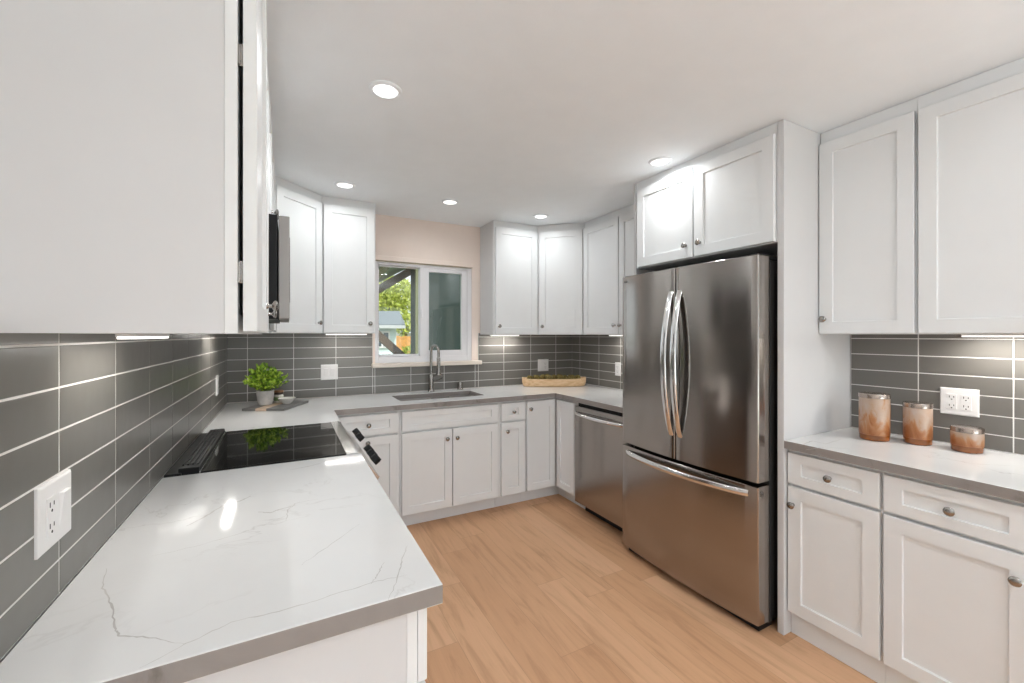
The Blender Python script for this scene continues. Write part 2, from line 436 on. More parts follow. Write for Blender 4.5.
# --- wall cabinets
UB, UT, UTOP = 1.410, 2.357, CEIL-.002
def wall_unit(label, loc, rotz, w, depth, doors, z0=UB, z1=UTOP, name='wall_cabinet', dz1=None, gap=.003, thick=FR-.003):
    r = thing(name, label, 'cabinet', loc, rotz)
    f = carcass(r, w, depth, z0, z1)
    f.box(.036, w-.036, 0, .020, z1-.09, z1-.036)
    f.done('face_frame', M['cab'], r)
    for x, ww, kx in doors:
        dz = (dz1 or UT)-(z0+.004)
        dd = front(r, 'door', x, z0+.004, ww, dz, (kx, z0+.075) if kx else None, gap=gap, thick=thick)
    return r
LX = .306
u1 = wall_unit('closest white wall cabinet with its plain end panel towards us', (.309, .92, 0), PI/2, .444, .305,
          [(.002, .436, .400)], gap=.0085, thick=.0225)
for z in (1.523, 1.923, 2.24):
    h = BM(); h.box(.003, .010, -.0080, .004, z-.020, z+.020, 0, .001); h.box(.001, .006, -.0048, -.001, z-.012, z+.012, 0, .001); h.lathe([(.003, 0), (.003, .036)], c=(.0035, -.0015, z-.018), seg=8)
    h.done('hinge', M['nickel'], u1)
wall_unit('white wall cabinet between the closest cabinet and the microwave', (LX, 1.366, 0), PI/2, .485, LX-.004,
          [(.006, .472, .435)])
wall_unit('short white cabinet above the microwave', (LX, 1.857, 0), PI/2, .718, LX-.004,
          [(.006, .350, .32), (.362, .350, .395)], z0=1.882, name='microwave_cabinet')
wall_unit('white wall cabinet between the microwave and the diagonal plant-corner cabinet', (LX, 2.579, 0), PI/2, .476, LX-.004,
          [(.008, .460, .43)], z0=1.431)
UD = .306
UBB = 1.419
wall_unit('white single door wall cabinet just left of the window, above the potted plant', (.612, ROOM_D-UD, 0), 0, .376, UD-.010,
          [(.010, .356, .333)], z0=UBB)
wall_unit('white single door wall cabinet whose side panel faces the window', (1.992, ROOM_D-UD, 0), 0, .452, UD-.010,
          [(.012, .425, .040)])
def corner_unit(label, poly, fa, rotz, z0, knob_x):
    r = thing('corner_wall_cabinet', label, 'cabinet', (fa[0], fa[1], 0), rotz)
    inv = Matrix.Rotation(-rotz, 3, 'Z')
    pp = [(inv @ Vector((x-fa[0], y-fa[1], 0)))[:2] for x, y in poly]
    BM().prism(pp, z0, UTOP).done('carcass', M['cab'], r)
    w = .427
    front(r, 'door', .014, z0+.004, w-.028, UT-z0-.004, (knob_x, z0+.075)); return r
D, W = ROOM_D, ROOM_W
corner_unit('diagonal white corner wall cabinet above the potted plant', [(.010, D-.610), (UD, D-.610), (.610, D-UD), (.610, D-.010), (.010, D-.010)],
            (UD, D-.610), PI/4, UBB, .375)
corner_unit('diagonal white corner wall cabinet above the wooden dough bowl', [(W-.610, D-.010), (W-.610, D-UD), (W-UD, D-.610), (W-.010, D-.610), (W-.010, D-.010)],
            (W-.610, D-UD), -PI/4, UB, .050)
wall_unit('white double door wall cabinet running from the corner to the refrigerator', (W-UD, D-.612, 0), -PI/2, .926, UD-.010,
          [(.010, .446, .422), (.466, .446, .490)])
wall_unit('white wall cabinet beside the tall refrigerator panel, above the two taller canisters', (2.757, 1.151, 0), -PI/2, .369, W-2.757-.010,
          [(.002, .362, .026)])
wall_unit('white wall cabinet at the frame edge, above the outlet and the small canister', (2.757, .781, 0), -PI/2, .388, W-2.757-.010,
          [(.008, .374, .345)])
# --- refrigerator surround
PX = 2.442
fcab = wall_unit('white double door cabinet over the refrigerator, with tall side panels to the floor', (PX+.004, 2.103, 0), -PI/2, .918, W-PX-.010,
          [(.022, .434, .412), (.466, .446, .506)], z0=1.848, name='refrigerator_cabinet', dz1=2.362)
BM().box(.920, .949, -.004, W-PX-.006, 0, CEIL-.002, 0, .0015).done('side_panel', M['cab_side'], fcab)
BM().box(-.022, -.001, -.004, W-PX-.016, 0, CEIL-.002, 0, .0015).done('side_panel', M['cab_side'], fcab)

# ------------------------------------------------------------------ worktops
CT, TH = .915, .039
def slab(cells_x, cells_y, keep, name, veins=()):
    b = BM(); bm = b.bm; vv = {}
    def V(i, j):
        if (i, j) not in vv: vv[(i, j)] = bm.verts.new((cells_x[i], cells_y[j], CT))
        return vv[(i, j)]
    for i in range(len(cells_x)-1):
        for j in range(len(cells_y)-1):
            if keep(.5*(cells_x[i]+cells_x[i+1]), .5*(cells_y[j]+cells_y[j+1])):
                bm.faces.new((V(i, j), V(i+1, j), V(i+1, j+1), V(i, j+1)))
    r = bmesh.ops.extrude_face_region(bm, geom=bm.faces[:])
    bmesh.ops.translate(bm, vec=(0, 0, -TH), verts=[v for v in r['geom'] if isinstance(v, bmesh.types.BMVert)])
    bmesh.ops.recalc_face_normals(bm, faces=bm.faces[:])
    es = [e for e in bm.edges if len(e.link_faces) == 2 and abs(e.link_faces[0].normal.z-e.link_faces[1].normal.z) > .5]
    bmesh.ops.bevel(bm, geom=es, offset=.0018, segments=2, profile=.5, affect='EDGES')
    bm.normal_update()
    for f in bm.faces:
        if abs(f.normal.z) < .3: f.material_index = 1
    for path, wd in veins:                                 # inlaid veins with a course of their own
        n = len(path); P = []
        for k in range(n-1):
            for q in range(7):
                a = q/7; p = Vector(path[k]).lerp(Vector(path[k+1]), a)
                P.append(p+Vector((random.uniform(-1, 1), random.uniform(-1, 1)))*.0019)
        P.append(Vector(path[-1])); m = len(P); L = []
        for k, p in enumerate(P):
            tdir = (P[min(k+1, m-1)]-P[max(k-1, 0)]).normalized(); nn = Vector((-tdir.y, tdir.x))
            ww = wd*(.25+.75*math.sin(PI*(k+.5)/m))*random.uniform(.5, 1.25)*.5
            L.append((bm.verts.new((p.x+nn.x*ww, p.y+nn.y*ww, CT+.0002)), bm.verts.new((p.x-nn.x*ww, p.y-nn.y*ww, CT+.0002))))
        for A, B in zip(L, L[1:]): bm.faces.new((A[0], A[1], B[1], B[0])).material_index = 2
    o = b.done(name, [M['quartz'], M['quartz_edge'], M['vein']])
    return o
_a = math.radians(YAW)
def on_plane(u, v, z=CT):
    """where the sight line through a photo pixel meets the worktop: used to read the vein courses"""
    r, up = (u-512)/F_PX, (HORIZON-v)/F_PX; k = (z-EYE)/up
    return (.389+k*(math.sin(_a)+r*math.cos(_a)), k*(math.cos(_a)-r*math.sin(_a)))
def vein(px, w): return ([on_plane(*p) for p in px], w)
near_veins = [vein([(107, 568), (103, 588), (113, 607), (115, 630), (120, 636), (150, 638), (186, 644)], .0035),
              vein([(140, 668), (186, 644), (232, 622), (285, 610), (330, 596), (378, 581), (408, 575)], .0026),
              vein([(408, 545), (402, 560), (398, 576), (388, 602)], .0022), vein([(384, 562), (378, 575), (371, 584)], .002),
              vein([(187, 526), (205, 517), (222, 506), (240, 501), (251, 496)], .0085),
              vein([(258, 512), (270, 513), (281, 509), (296, 505)], .007), vein([(286, 520), (288, 510), (296, 503), (318, 499)], .003),
              vein([(150, 557), (200, 545), (245, 532), (288, 515)], .0018), vein([(301, 565), (330, 545), (360, 524)], .0022),
              vein([(290, 470), (310, 466), (322, 463)], .006)]
tag(slab([.0085, .661], [.804, 1.853], lambda x, y: True, 'countertop', near_veins), 'white veined quartz worktop nearest to us, ending at the range', 'countertop')
SX0, SX1, SY0, SY1 = 1.135, 1.822, 3.165, 3.495
tag(slab([.0085, .661, SX0, SX1, 2.405, W-.0085], [2.128, 2.579, 3.006, SY0, SY1, D-.0085],
         lambda x, y: (x < .661 and y > 2.579 or x > 2.405 or y > 3.006) and not (SX0 < x < SX1 and SY0 < y < SY1), 'countertop'),
    'white quartz worktop wrapping three walls around the sink', 'countertop')
tag(slab([2.441, W-.0085], [.392, 1.1525], lambda x, y: True, 'countertop',
         [vein([(800, 446), (812, 441), (826, 444), (842, 439)], .006), vein([(806, 450), (824, 447), (850, 449)], .004), vein([(940, 458), (975, 464), (1015, 466)], .004)]),
    'white quartz worktop carrying the three canisters', 'countertop')

# ------------------------------------------------------------------ sink, faucet
sk = thing('sink', 'stainless undermount sink below the window', 'sink', ((SX0+SX1)/2, (SY0+SY1)/2, CT-TH-.2))
b = BM(); hx, hy = (SX1-SX0)/2, (SY1-SY0)/2; ZT = .2-.001
def rr(hx, hy, r, z, n=6):
    out = []
    for cx, cy, a0 in ((hx-r, hy-r, 0), (-hx+r, hy-r, PI/2), (-hx+r, -hy+r, PI), (hx-r, -hy+r, 1.5*PI)):
        for i in range(n+1):
            a = a0+PI/2*i/n; out.append((cx+r*math.cos(a), cy+r*math.sin(a), z))
    return out
b.loft([rr(hx+.02, hy+.02, .03, ZT-.003), rr(hx+.02, hy+.02, .03, ZT), rr(hx+.002, hy+.002, .03, ZT), rr(hx-.004, hy-.004, .028, .03), rr(hx-.02, hy-.02, .03, .006), rr(hx-.03, hy-.03, .03, .003)], 0, False, True)
b.loft([rr(hx+.006, hy+.006, .03, ZT-.003), rr(hx, hy, .03, .03), rr(hx-.02, hy-.02, .03, 0)], 0, False, True)
b.done('basin', M['steel_sink'], sk, True)
BM().lathe([(.045, .0035), (.043, .006), (.03, .005), (.012, .004)], seg=24).done('drain', M['chrome'], sk, True)
fa = thing('faucet', 'brushed gooseneck pull-down faucet behind the sink', 'faucet', (1.498, 3.592, CT))
BM().lathe([(.030, 0), (.030, .005), (.026, .010), (.0225, .03), (.0215, .14), (.016, .15)], seg=24).done('base', M['nickel'], fa, True)
ang = math.radians(-70); dx, dy = math.cos(ang), math.sin(ang)
pts = [(0, 0, .145), (0, 0, .22), (0, 0, .30)]
R0 = .052
for i in range(1, 15):
    a = PI*i/14; q = R0*(1-math.cos(a)); pts.append((q*dx, q*dy, .345+R0*math.sin(a)*1.05))
pts += [(2*R0*dx, 2*R0*dy, .31), (2*R0*dx, 2*R0*dy, .285)]
BM().tube(pts, .0115, 14).done('spout', M['nickel'], fa, True)
BM().lathe([(.012, .30), (.0155, .29), (.0165, .20), (.0185, .165), (.0165, .150)], c=(2*R0*dx, 2*R0*dy, 0), seg=20).done('spray_head', M['nickel'], fa, True)
BM().tube([(0, 0, .135), (R0*dx, R0*dy, .138), (1.75*R0*dx, 1.75*R0*dy, .15)], .006, 10).lathe([(.021, .150), (.022, .160), (.021, .168)], c=(2*R0*dx, 2*R0*dy, 0), seg=20).done('docking_arm', M['nickel'], fa, True)
BM().tube([(.018, -.008, .09), (.05, -.03, .098), (.085, -.052, .12)], [.009, .007, .005], 10).done('lever', M['nickel'], fa, True)
tag(BM().lathe([(.027, 0), (.027, .010), (.0235, .014), (.0235, .055), (.019, .068), (.006, .072)], seg=22).done('air_gap', M['nickel'], None, True, loc=(1.772, 3.605, CT)),
    'small brushed metal cylinder standing behind the sink', 'air gap')

# ------------------------------------------------------------------ dishwasher
dw = thing('dishwasher', 'stainless dishwasher between the corner cabinet and the refrigerator', 'dishwasher', (2.44, 2.738, 0), -PI/2)
DWW = .598
BM().box(.004, DWW-.004, .002, .58, .10, .872).done('tub', M['black'], dw)
BM().box(0, DWW, -.033, 0, .090, .795, 0, .004).done('door', M['steel'], dw)
BM().box(0, DWW, -.033, 0, .797, .848, 0, .004).done('control_strip', M['steel'], dw)
b = BM(); hp = [(.02+.558*i/20, -.036-.042*math.sin(PI*i/20)**.6, .792) for i in range(21)]
b.tube(hp, .0125, 12, up=Vector((0, 0, 1))); b.done('handle', M['chrome'], dw, True)
BM().box(.01, DWW-.01, .065, .085, 0, .10).done('kick_plate', M['black'], dw)

# ------------------------------------------------------------------ refrigerator
fr = thing('refrigerator', 'tall stainless french door refrigerator with bottom freezer', 'refrigerator', (2.42, 2.112, 0), -PI/2)
FW = .908
BM().box(.012, FW-.010, .004, .60, .03, 1.765, 0, .003).done('cabinet_body', simple('fridge_grey_side', (.035, .034, .033), .45), fr)
def bowed(x0, x1, z0, z1, yb, yf, sag, n=14, r=.010):
    """door slab, back at yb, face bulging from yf towards -y across the whole width"""
    loops = []
    prof = []
    for i in range(n+1):
        u = i/n; X = x0+(x1-x0)*u
        g = (X)/FW; bulge = sag*(1-(2*g-1)**2)
        prof.append((X, yf-bulge))
    # rounded outer corners
    front = []
    for k in range(4):
        a = PI/2*k/4; front.append((x0+r-r*math.cos(a), prof[0][1]+r-r*math.sin(a)))
    front += prof[1:-1]
    for k in range(3, -1, -1):
        a = PI/2*k/4; front.append((x1-r+r*math.cos(a), prof[-1][1]+r-r*math.sin(a)))
    poly = [(x0, yb)]+front+[(x1, yb)]
    ins = .003
    b = BM()
    def lp(z, k): 
        cx = (x0+x1)/2; out = []
        for X, Y in poly: out.append((X+(ins*k if X < cx else -ins*k)*(1 if abs(X-cx) > .15 else 0), Y+(ins*k if Y < yb-.02 else 0), z))
        return out
    b.loft([lp(z0, 1), lp(z0+ins, 0), lp(z1-ins, 0), lp(z1, 1)])
    return b
YF, SAG = -.094, .026
SPL = .452
dl = bowed(0, SPL-.0025, .712, 1.783, -.006, YF, SAG).done('door', M['steel'], fr, True)
drr = bowed(SPL+.0025, FW, .712, 1.783, -.006, YF, SAG).done('door', M['steel'], fr, True)
fz = bowed(0, FW, .045, .694, -.006, YF, SAG).done('freezer_drawer', M['steel'], fr, True)
def vhandle(parent, xs, lean):
    b = BM(); n = 24; loops = []
    for i in range(n+1):
        u = i/n; z = .842+(1.655-.842)*u; s = math.sin(PI*u)
        y = YF-SAG+.004-.062*s**.75
        wd = .0175+.003*s; th = .0060+.0030*s; xc = xs+lean*s
        loops.append([(xc+wd*math.cos(2*PI*k/16), y+th*math.sin(2*PI*k/16), z) for k in range(16)])
    b.loft(loops); return b.done('handle', M['chrome'], parent, True)
vhandle(dl, SPL-.030, -.004); vhandle(drr, SPL+.030, .004)
b = BM(); n = 28; loops = []
for i in range(n+1):
    u = i/n; X = .045+(FW-.09)*u; s = math.sin(PI*u); g = X/FW
    y = YF-SAG*(1-(2*g-1)**2)+.004-.050*s**.7; 
    loops.append([(X, y+.0075*math.cos(2*PI*k/16), .655+.0165*math.sin(2*PI*k/16)) for k in range(16)])
b.loft(loops); b.done('handle', M['chrome'], fz, True)
BM().box(.026, .058, YF-.0085, YF-.0020, 1.742, 1.756, 0, .001).done('badge', simple('grey_badge', (.22, .21, .21), .3, .6), dl)
for x in (.035, FW-.035):
    BM().box(x-.03, x+.03, -.075, .12, 1.766, 1.790, 0, .004).done('hinge_cover', M['black'], fr)
BM().box(.02, FW-.02, -.055, .05, .0, .042, 0, .004).done('base_grille', M['black'], fr)

# ------------------------------------------------------------------ range
rg = thing('range', 'slide-in electric range with black glass cooktop and rear vent', 'range', (.0, 1.856, 0))
RW_ = .7185
BM().box(.012, .618, .004, RW_-.004, .06, .900).done('range_body', M['black'], rg)
BM().box(.115, .608, .002, RW_-.002, .901, .9185, 0, .003).done('cooktop_glass', M['black_gloss'], rg)
for cx, cy, r in ((.27, .19, .085), (.27, .53, .075), (.475, .19, .075), (.475, .53, .105)):
    BM().lathe([(r-.0012, .9186), (r-.0012, .9188), (r+.0012, .9188), (r+.0012, .9186)], c=(cx, cy, 0), seg=48, cap0=False, cap1=False).done('burner_marking', M['print'], rg)
vt = BM(); vt.box(.012, .060, .004, RW_-.004, .901, .921, 0, .003); vt.done('rear_trim', M['black'], rg)
vt = BM(); vt.box(.050, .112, .012, RW_-.002, .902, .935, 0, .003)
for r_ in range(4): 
    X = .0555+.0145*r_
    vt.box(X, X+.005, .05, RW_-.03, .934, .940, 0, .001)
for k in range(9):
    Y = .06+.074*k; vt.box(.056, .106, Y, Y+.012, .935, .9365, 0, .001)
vg = vt.done('vent_grille', M['black'], rg)
BM().box(.1125, .1165, .003, RW_-.003, .905, .9225, 0, .001).done('trim_strip', M['chrome'], rg)
# front bullnose and sloped control panel
def yprism(b, prof, y0, y1): return b.loft([[(x, y0, z) for x, z in prof], [(x, y1, z) for x, z in prof]])
yprism(BM(), [(.604, .902), (.604, .9205), (.640, .9205), (.655, .916), (.655, .902)], .0, RW_).done('front_trim', M['chrome'], rg)
yprism(BM(), [(.600, .900), (.655, .910), (.736, .804), (.730, .790), (.600, .790)], 0, RW_).done('control_panel', M['steel'], rg)
nx, nz = .106, .081; ln = math.hypot(nx, nz); nx, nz = nx/ln, nz/ln
mt = Matrix(((0, -nz, nx), (1, 0, 0), (0, nx, nz))).to_4x4()
for y in (.034, .120, .206, .480, .600):
    kb = BM()
    kb.lathe([(.0215, .017), (.0215, .040), (.0195, .043)], seg=24, mtx=mt.to_3x3())
    kb.box(-.004, .004, -.019, .019, .042, .048, 0, .001, mtx=mt)
    kb.done('knob', [M['black']], rg, True, loc=(.701, y, .853))
    ko = rg.children[-1]
    BM().lathe([(.0260, -.001), (.0250, .016), (.0235, .0185), (.0200, .0185)], seg=24, mtx=mt.to_3x3()).done('bezel', M['nickel'], ko, True)
BM().box(.619, .655, .008, RW_-.008, .30, .790, 0, .004).done('oven_door', M['steel'], rg)
BM().tube([(.66, .06, .765), (.705, .065, .765), (.705, RW_-.065, .765), (.66, RW_-.06, .765)], .012, 12).done('oven_handle', M['chrome'], rg, True)
BM().box(.619, .650, .008, RW_-.008, .07, .29, 0, .004).done('storage_drawer', M['steel'], rg)
BM().box(.03, .57, .03, RW_-.03, 0, .06).done('plinth', M['black'], rg)

# ------------------------------------------------------------------ microwave
mw = thing('microwave', 'over-the-range microwave seen edge-on above the cooktop', 'microwave', (.004, 1.860, 1.468))
MWW, MH = .712, .402
BM().box(0, .352, 0, MWW, 0, MH, 0, .003).done('case', M['black'], mw)
md = BM().box(.356, .394, 0, .52, .002, MH-.002, 0, .004).done('door', simple('microwave_grey_steel', (.30, .28, .27), .35, .85), mw)
BM().box(.356, .394, .523, MWW, .002, MH-.002, 0, .004).done('control_panel', M['black_gloss'], mw)
BM().box(.3945, .3955, .07, .44, .07, MH-.07, 0, 0).done('door_window', M['black_gloss'], md)
BM().box(.05, .30, .08, .20, -.004, 0, 0, .001).done('grease_filter', M['nickel'], mw)

# ------------------------------------------------------------------ lights of the room and added unseen fill lamps
def can(x, y, label, group='recessed ceiling lights'):
    r = thing('recessed_light', label, 'ceiling light', (x, y, CEIL-.012), 0, group)
    BM().lathe([(.066, .0115), (.066, .008), (.060, .004), (.050, .003), (.049, .0075)], seg=36, cap0=False, cap1=False).done('trim_ring', M['ceil'], r, True)
    BM().lathe([(.0495, .0075), (.040, .0045), (.02, .0030), (.004, .0026)], seg=32, cap0=False).done('lens', M['lens'], r, True)
    area('can_lamp', (x, y, CEIL-.014), (0, 0, 0), .09, .09, CAN_BACK if y > 2.5 else CAN_MID*(.62 if x > 1.5 else 1.05) if y > 1 else CAN_NEAR if y > 0 else CAN_REAR, (.945, .985, 1.0), 'DISK', 2.95)
    return r
can(.748, 1.789, 'round ceiling light nearest the camera, above the range front')
can(.733, 3.045, 'round ceiling light in front of the cabinet beside the window')
can(1.481, 3.059, 'round ceiling light in front of the window')
can(2.298, 3.069, 'round ceiling light in front of the dough bowl corner')
can(2.307, 1.774, 'round ceiling light in front of the refrigerator cabinet')
for x, y, l in ((1.80, .32, 'added unseen ceiling light for fill, over the middle of the floor'),
                (.748, -.9, 'added unseen ceiling light for fill, behind the camera on the range side'), (2.307, -.9, 'added unseen ceiling light for fill, behind the camera on the refrigerator side')):
    can(x, y, l)  # out of view, added to brighten the cabinets and worktops
fl = thing('fill_lamp', 'added white fill uplighter, unseen behind the camera', 'fill lamp', (1.55, -1.35, 0))  # made-up lamp out of view, added to wash the ceiling with light
BM().lathe([(.14, 0), (.14, .015), (.03, .028), (.012, .03)], seg=32).done('base', M['plate'], fl, True)
BM().lathe([(.012, .028), (.012, 1.60)], seg=16).done('pole', M['nickel'], fl, True)
BM().lathe([(.012, 1.60), (.06, 1.61), (.16, 1.70), (.17, 1.70), (.168, 1.695), (.06, 1.62), (.01, 1.615)], seg=36).done('lamp_shade', M['plate'], fl, True)
area('fill_uplight', (1.55, -1.35, 1.69), (PI, 0, 0), .26, .26, UP_W, (.92, .97, 1.0), 'DISK')
def led(x0, x1, y0, y1, zt, label, k=1.0):
    r = thing('under_cabinet_light', label, 'light bar', ((x0+x1)/2, (y0+y1)/2, zt), 0, 'lit bars under the wall cabinets')
    a, c = (x1-x0)/2, (y1-y0)/2
    BM().box(-a, a, -c, c, -.006, 0, 0, .001).done('housing', M['plate'], r)
    BM().box(-a+.002, a-.002, -c+.002, c-.002, -.011, -.006, 0, .001).done('diffuser', M['led'], r)
    area('bar_lamp', ((x0+x1)/2, (y0+y1)/2, zt-.0125), (0, 0, 0), x1-x0, y1-y0, LED_W*k, (1, .965, .91))
    return r
led(.085, .118, 1.12, 1.40, UB-.0005, 'lit bar above the near two-gang switch plate', .85)
led(.085, .120, 2.68, 2.98, 1.4305, 'lit bar under the cabinet past the microwave', 1.3)
led(.650, .950, 3.52, 3.55, UBB-.0005, 'lit bar under the cabinet between plant and window', .6)
led(2.06, 2.36, 3.56, 3.59, UB-.0005, 'lit bar under the cabinet past the window', 1.3)
led(2.92, 2.955, 2.52, 2.93, UB-.0005, 'lit bar behind the refrigerator, over the far worktop', 1.5)
led(2.935, 2.970, .41, .70, UB-.0005, 'lit bar above the outlet by the canisters', 1.9)

# ------------------------------------------------------------------ outlets and switches
def plate(label, name, cat, loc, rotz, gangs, kinds):
    """plate centred at loc on a wall, facing local -y"""
    r = thing(name, label, cat, loc, rotz)
    w = .072+.053*(gangs-1); h = .120
    b = BM(); b.loft([rect(-w/2, w/2, -h/2, h/2, 0), rect(-w/2, w/2, -h/2, h/2, -.004), rect(-w/2+.004, w/2-.004, -h/2+.004, h/2-.004, -.0065)]); b.done('plate', M['plate'], r)
    for g, k in enumerate(kinds):
        cx = (g-(gangs-1)/2)*.046
        if k == 'rocker':
            b = BM(); b.loft([rect(cx-.0165, cx+.0165, -.0335, .0335, -.0060), rect(cx-.0165, cx+.0165, -.0335, .0335, -.0072)]); 
            b.loft([[(cx-.0145, -.0070, -.031), (cx+.0145, -.0070, -.031), (cx+.0145, -.0070, .031), (cx-.0145, -.0070, .031)],
                    [(cx-.0140, -.0085, -.030), (cx+.0140, -.0085, -.030), (cx+.0140, -.0135, .030), (cx-.0140, -.0135, .030)]])
            b.done('rocker', M['plate'], r)
        else:
            b = BM(); b.loft([rect(cx-.0165, cx+.0165, -.0335, .0335, -.0060), rect(cx-.0165, cx+.0165, -.0335, .0335, -.0082)]); rc = b.done('receptacle', M['plate'], r)
            s = BM()
            for zc in (-.019, .019):
                s.box(cx-.0085, cx-.0060, -.0086, -.0080, zc-.003, zc+.006); s.box(cx+.0060, cx+.0085, -.0086, -.0080, zc-.002, zc+.005)
                s.lathe([(.0026, 0), (.0026, .0005)], c=(cx, -.0081, zc-.010), axis='Y', seg=10)
            s.done('slots', M['slot'], rc)
    return r
plate('white two-gang plate with rocker and receptacle beside the near worktop', 'switch_plate', 'switch', (.0079, 1.083, 1.083), PI/2, 2, ['receptacle', 'rocker'])
plate('white single plate on the tiled wall beyond the range', 'outlet_plate', 'outlet', (.0079, 3.140, 1.100), PI/2, 1, ['receptacle'])
plate('white two-gang rocker plate between the plant and the window', 'switch_plate', 'switch', (.686, D-.0079, 1.112), 0, 2, ['rocker', 'rocker'])
plate('white plate above the wooden dough bowl', 'switch_plate', 'switch', (2.690, D-.0079, 1.100), 0, 2, ['rocker', 'receptacle'])
plate('white outlet plate half hidden behind the refrigerator', 'outlet_plate', 'outlet', (W-.0079, 2.950, 1.097), -PI/2, 1, ['receptacle'])
plate('white double outlet on the tiles behind the smallest canister', 'outlet_plate', 'outlet', (W-.0079, .736, 1.108), -PI/2, 2, ['receptacle', 'receptacle'])

# ------------------------------------------------------------------ things on the worktops
def canister_mat():
    t = NT('amber_frosted_glass'); g = t.coord('Generated'); sp = t.n('ShaderNodeSeparateXYZ'); t.l(g, sp.inputs[0])
    w = t.coord('Object', (9, 9, 4), (.3, .5, 0)); nz = t.noise(w, 2.2, 4, .6, .8)
    v = t.math('ADD', t.math('MULTIPLY', sp.outputs[2], -.35), t.math('ADD', nz, .18))
    c = t.ramp(v, [(.22, srgb(200, 180, 168)), (.44, srgb(196, 164, 138)), (.55, srgb(188, 126, 76)), (.70, srgb(158, 86, 36))])
    t.l(c, t.b.inputs['Base Color']); t.b.inputs['Roughness'].default_value = .38
    t.b.inputs['Transmission Weight'].default_value = .25; t.b.inputs['Coat Weight'].default_value = .5
    t.bump(t.noise(t.coord('Object', (60, 60, 60)), 2.0, 2), .15, .002)
    return t.m
cm = canister_mat()
amber = simple('dark_amber_base', srgb(138, 78, 30), .2, var=.45, coat=.6)
rim = simple('bronze_metal_lid', (.40, .34, .30), .25, 1.0, var=.2)
def canister(x, y, r, h, label):
    o = thing('canister', label, 'canister', (x, y, CT+.0005), random.uniform(0, 3), 'amber canisters')
    bh = .026
    BM().lathe([(r*.9, 0), (r*.97, .003), (r*.985, .010), (r*.99, bh)], seg=40, cap1=False).done('base', amber, o, True)
    BM().lathe([(r*.99, bh), (r, bh+.01), (r, h-.024), (r*.985, h-.022)], seg=40, cap0=False).done('glass_body', cm, o, True)
    BM().lathe([(r*.90, h-.0225), (r*1.015, h-.021), (r*1.02, h-.004), (r*1.0, h-.001), (r*.93, h), (r*.3, h+.001)], seg=40).done('lid', rim, o, True)
canister(2.835, .963, .0575, .218, 'tallest amber frosted canister with metal lid, beside the white panel')
canister(2.915, .834, .0500, .186, 'middle-height amber canister between the tallest and the smallest')
canister(2.930, .680, .0500, .104, 'smallest amber canister, squat, under the outlet')
# serving board with plant, jar and bowl
A, B = Vector((.131, 3.232)), Vector((.372, 3.110)); ax = (B-A).normalized(); pr = Vector((-ax.y, ax.x))
bd = thing('serving_board', 'grey striped serving board lying under the potted plant', 'board', (A.x, A.y, CT+.0003), math.atan2(ax.y, ax.x))
bw, bl = .270, .345
BM().box(0, .085, 0, bl, 0, .016, 0, .002).box(.155, bw, 0, bl, 0, .016, 0, .002).done('slate_stripe', simple('grey_slate', (.17, .165, .16), .45, var=.15), bd)
BM().box(.0852, .1548, 0, bl, 0, .016, 0, .002).done('wood_stripe', simple('pale_wood', srgb(205, 180, 158), .5, var=.1), bd)
BZ = CT+.0168
pp = thing('potted_plant', 'bushy green leafy plant in a grey stone pot', 'plant', (.258, 3.335, BZ))
potm = simple('grey_concrete', (.46, .44, .42), .85, var=.4, bump=(60, .3))
BM().lathe([(.034, 0), (.041, .004), (.048, .03), (.054, .094), (.054, .098), (.049, .098), (.047, .088)], seg=32).done('pot', potm, pp, True)
def leafmat(name, a, bcol, c3):
    t = NT(name); g = t.n('ShaderNodeNewGeometry')
    t.l(t.ramp(g.outputs['Random Per Island'], [(0, a), (.5, bcol), (1, c3)]), t.b.inputs['Base Color']); t.b.inputs['Roughness'].default_value = .45
    t.b.inputs['Subsurface Weight'].default_value = 0.0
    return t.m
fol = BM(); stem = BM(); rnd = random.Random(5)
def leaf(b, p, dirv, L, wd):
    d = dirv.normalized(); s = d.cross(Vector((rnd.uniform(-1, 1), rnd.uniform(-1, 1), rnd.uniform(-.3, 1)))).normalized(); n = d.cross(s)
    v = [b.bm.verts.new(p+q) for q in (Vector((0, 0, 0)), d*L*.35+s*wd*.46+n*L*.06, d*L*.75+s*wd*.40+n*L*.05, d*L-n*L*.05, d*L*.75-s*wd*.40+n*L*.05, d*L*.35-s*wd*.46+n*L*.06)]
    m = b.bm.verts.new(p+d*L*.55)
    for i in range(6): b.bm.faces.new((v[i], v[(i+1) % 6], m))
for k in range(80):
    az = rnd.uniform(0, 2*PI); el = math.asin(rnd.uniform(.05, 1)**.9)
    d = Vector((math.cos(az)*math.cos(el), math.sin(az)*math.cos(el), math.sin(el)*1.2))
    ln = rnd.uniform(.080, .120); p0 = Vector((rnd.uniform(-.03, .03), rnd.uniform(-.03, .03), .092)); P = [p0+d*ln*t+Vector((0, 0, .062*t*(1-.3*t))) for t in (0, .35, .7, 1)]
    stem.tube(P, [.0012, .001, .0009, .0006], 5)
    for t in range(8):
        u = .25+.75*t/7; q = p0+d*ln*u+Vector((0, 0, .062*u*(1-.3*u)))
        for s in (0, 1): leaf(fol, q, d+Vector((rnd.uniform(-1, 1), rnd.uniform(-1, 1), rnd.uniform(-.3, 1))), rnd.uniform(.017, .026), rnd.uniform(.014, .021))
fol.done('foliage', leafmat('fresh_green_leaf', srgb(66, 104, 20), srgb(132, 172, 42), srgb(196, 220, 88)), pp)
stem.done('stems', simple('green_stem', srgb(90, 110, 45), .6), pp)
BM().lathe([(.046, .084), (.03, .090), (.004, .092)], seg=20).done('soil', simple('dark_soil', (.03, .022, .015), .95, bump=(80, .6)), pp, True)
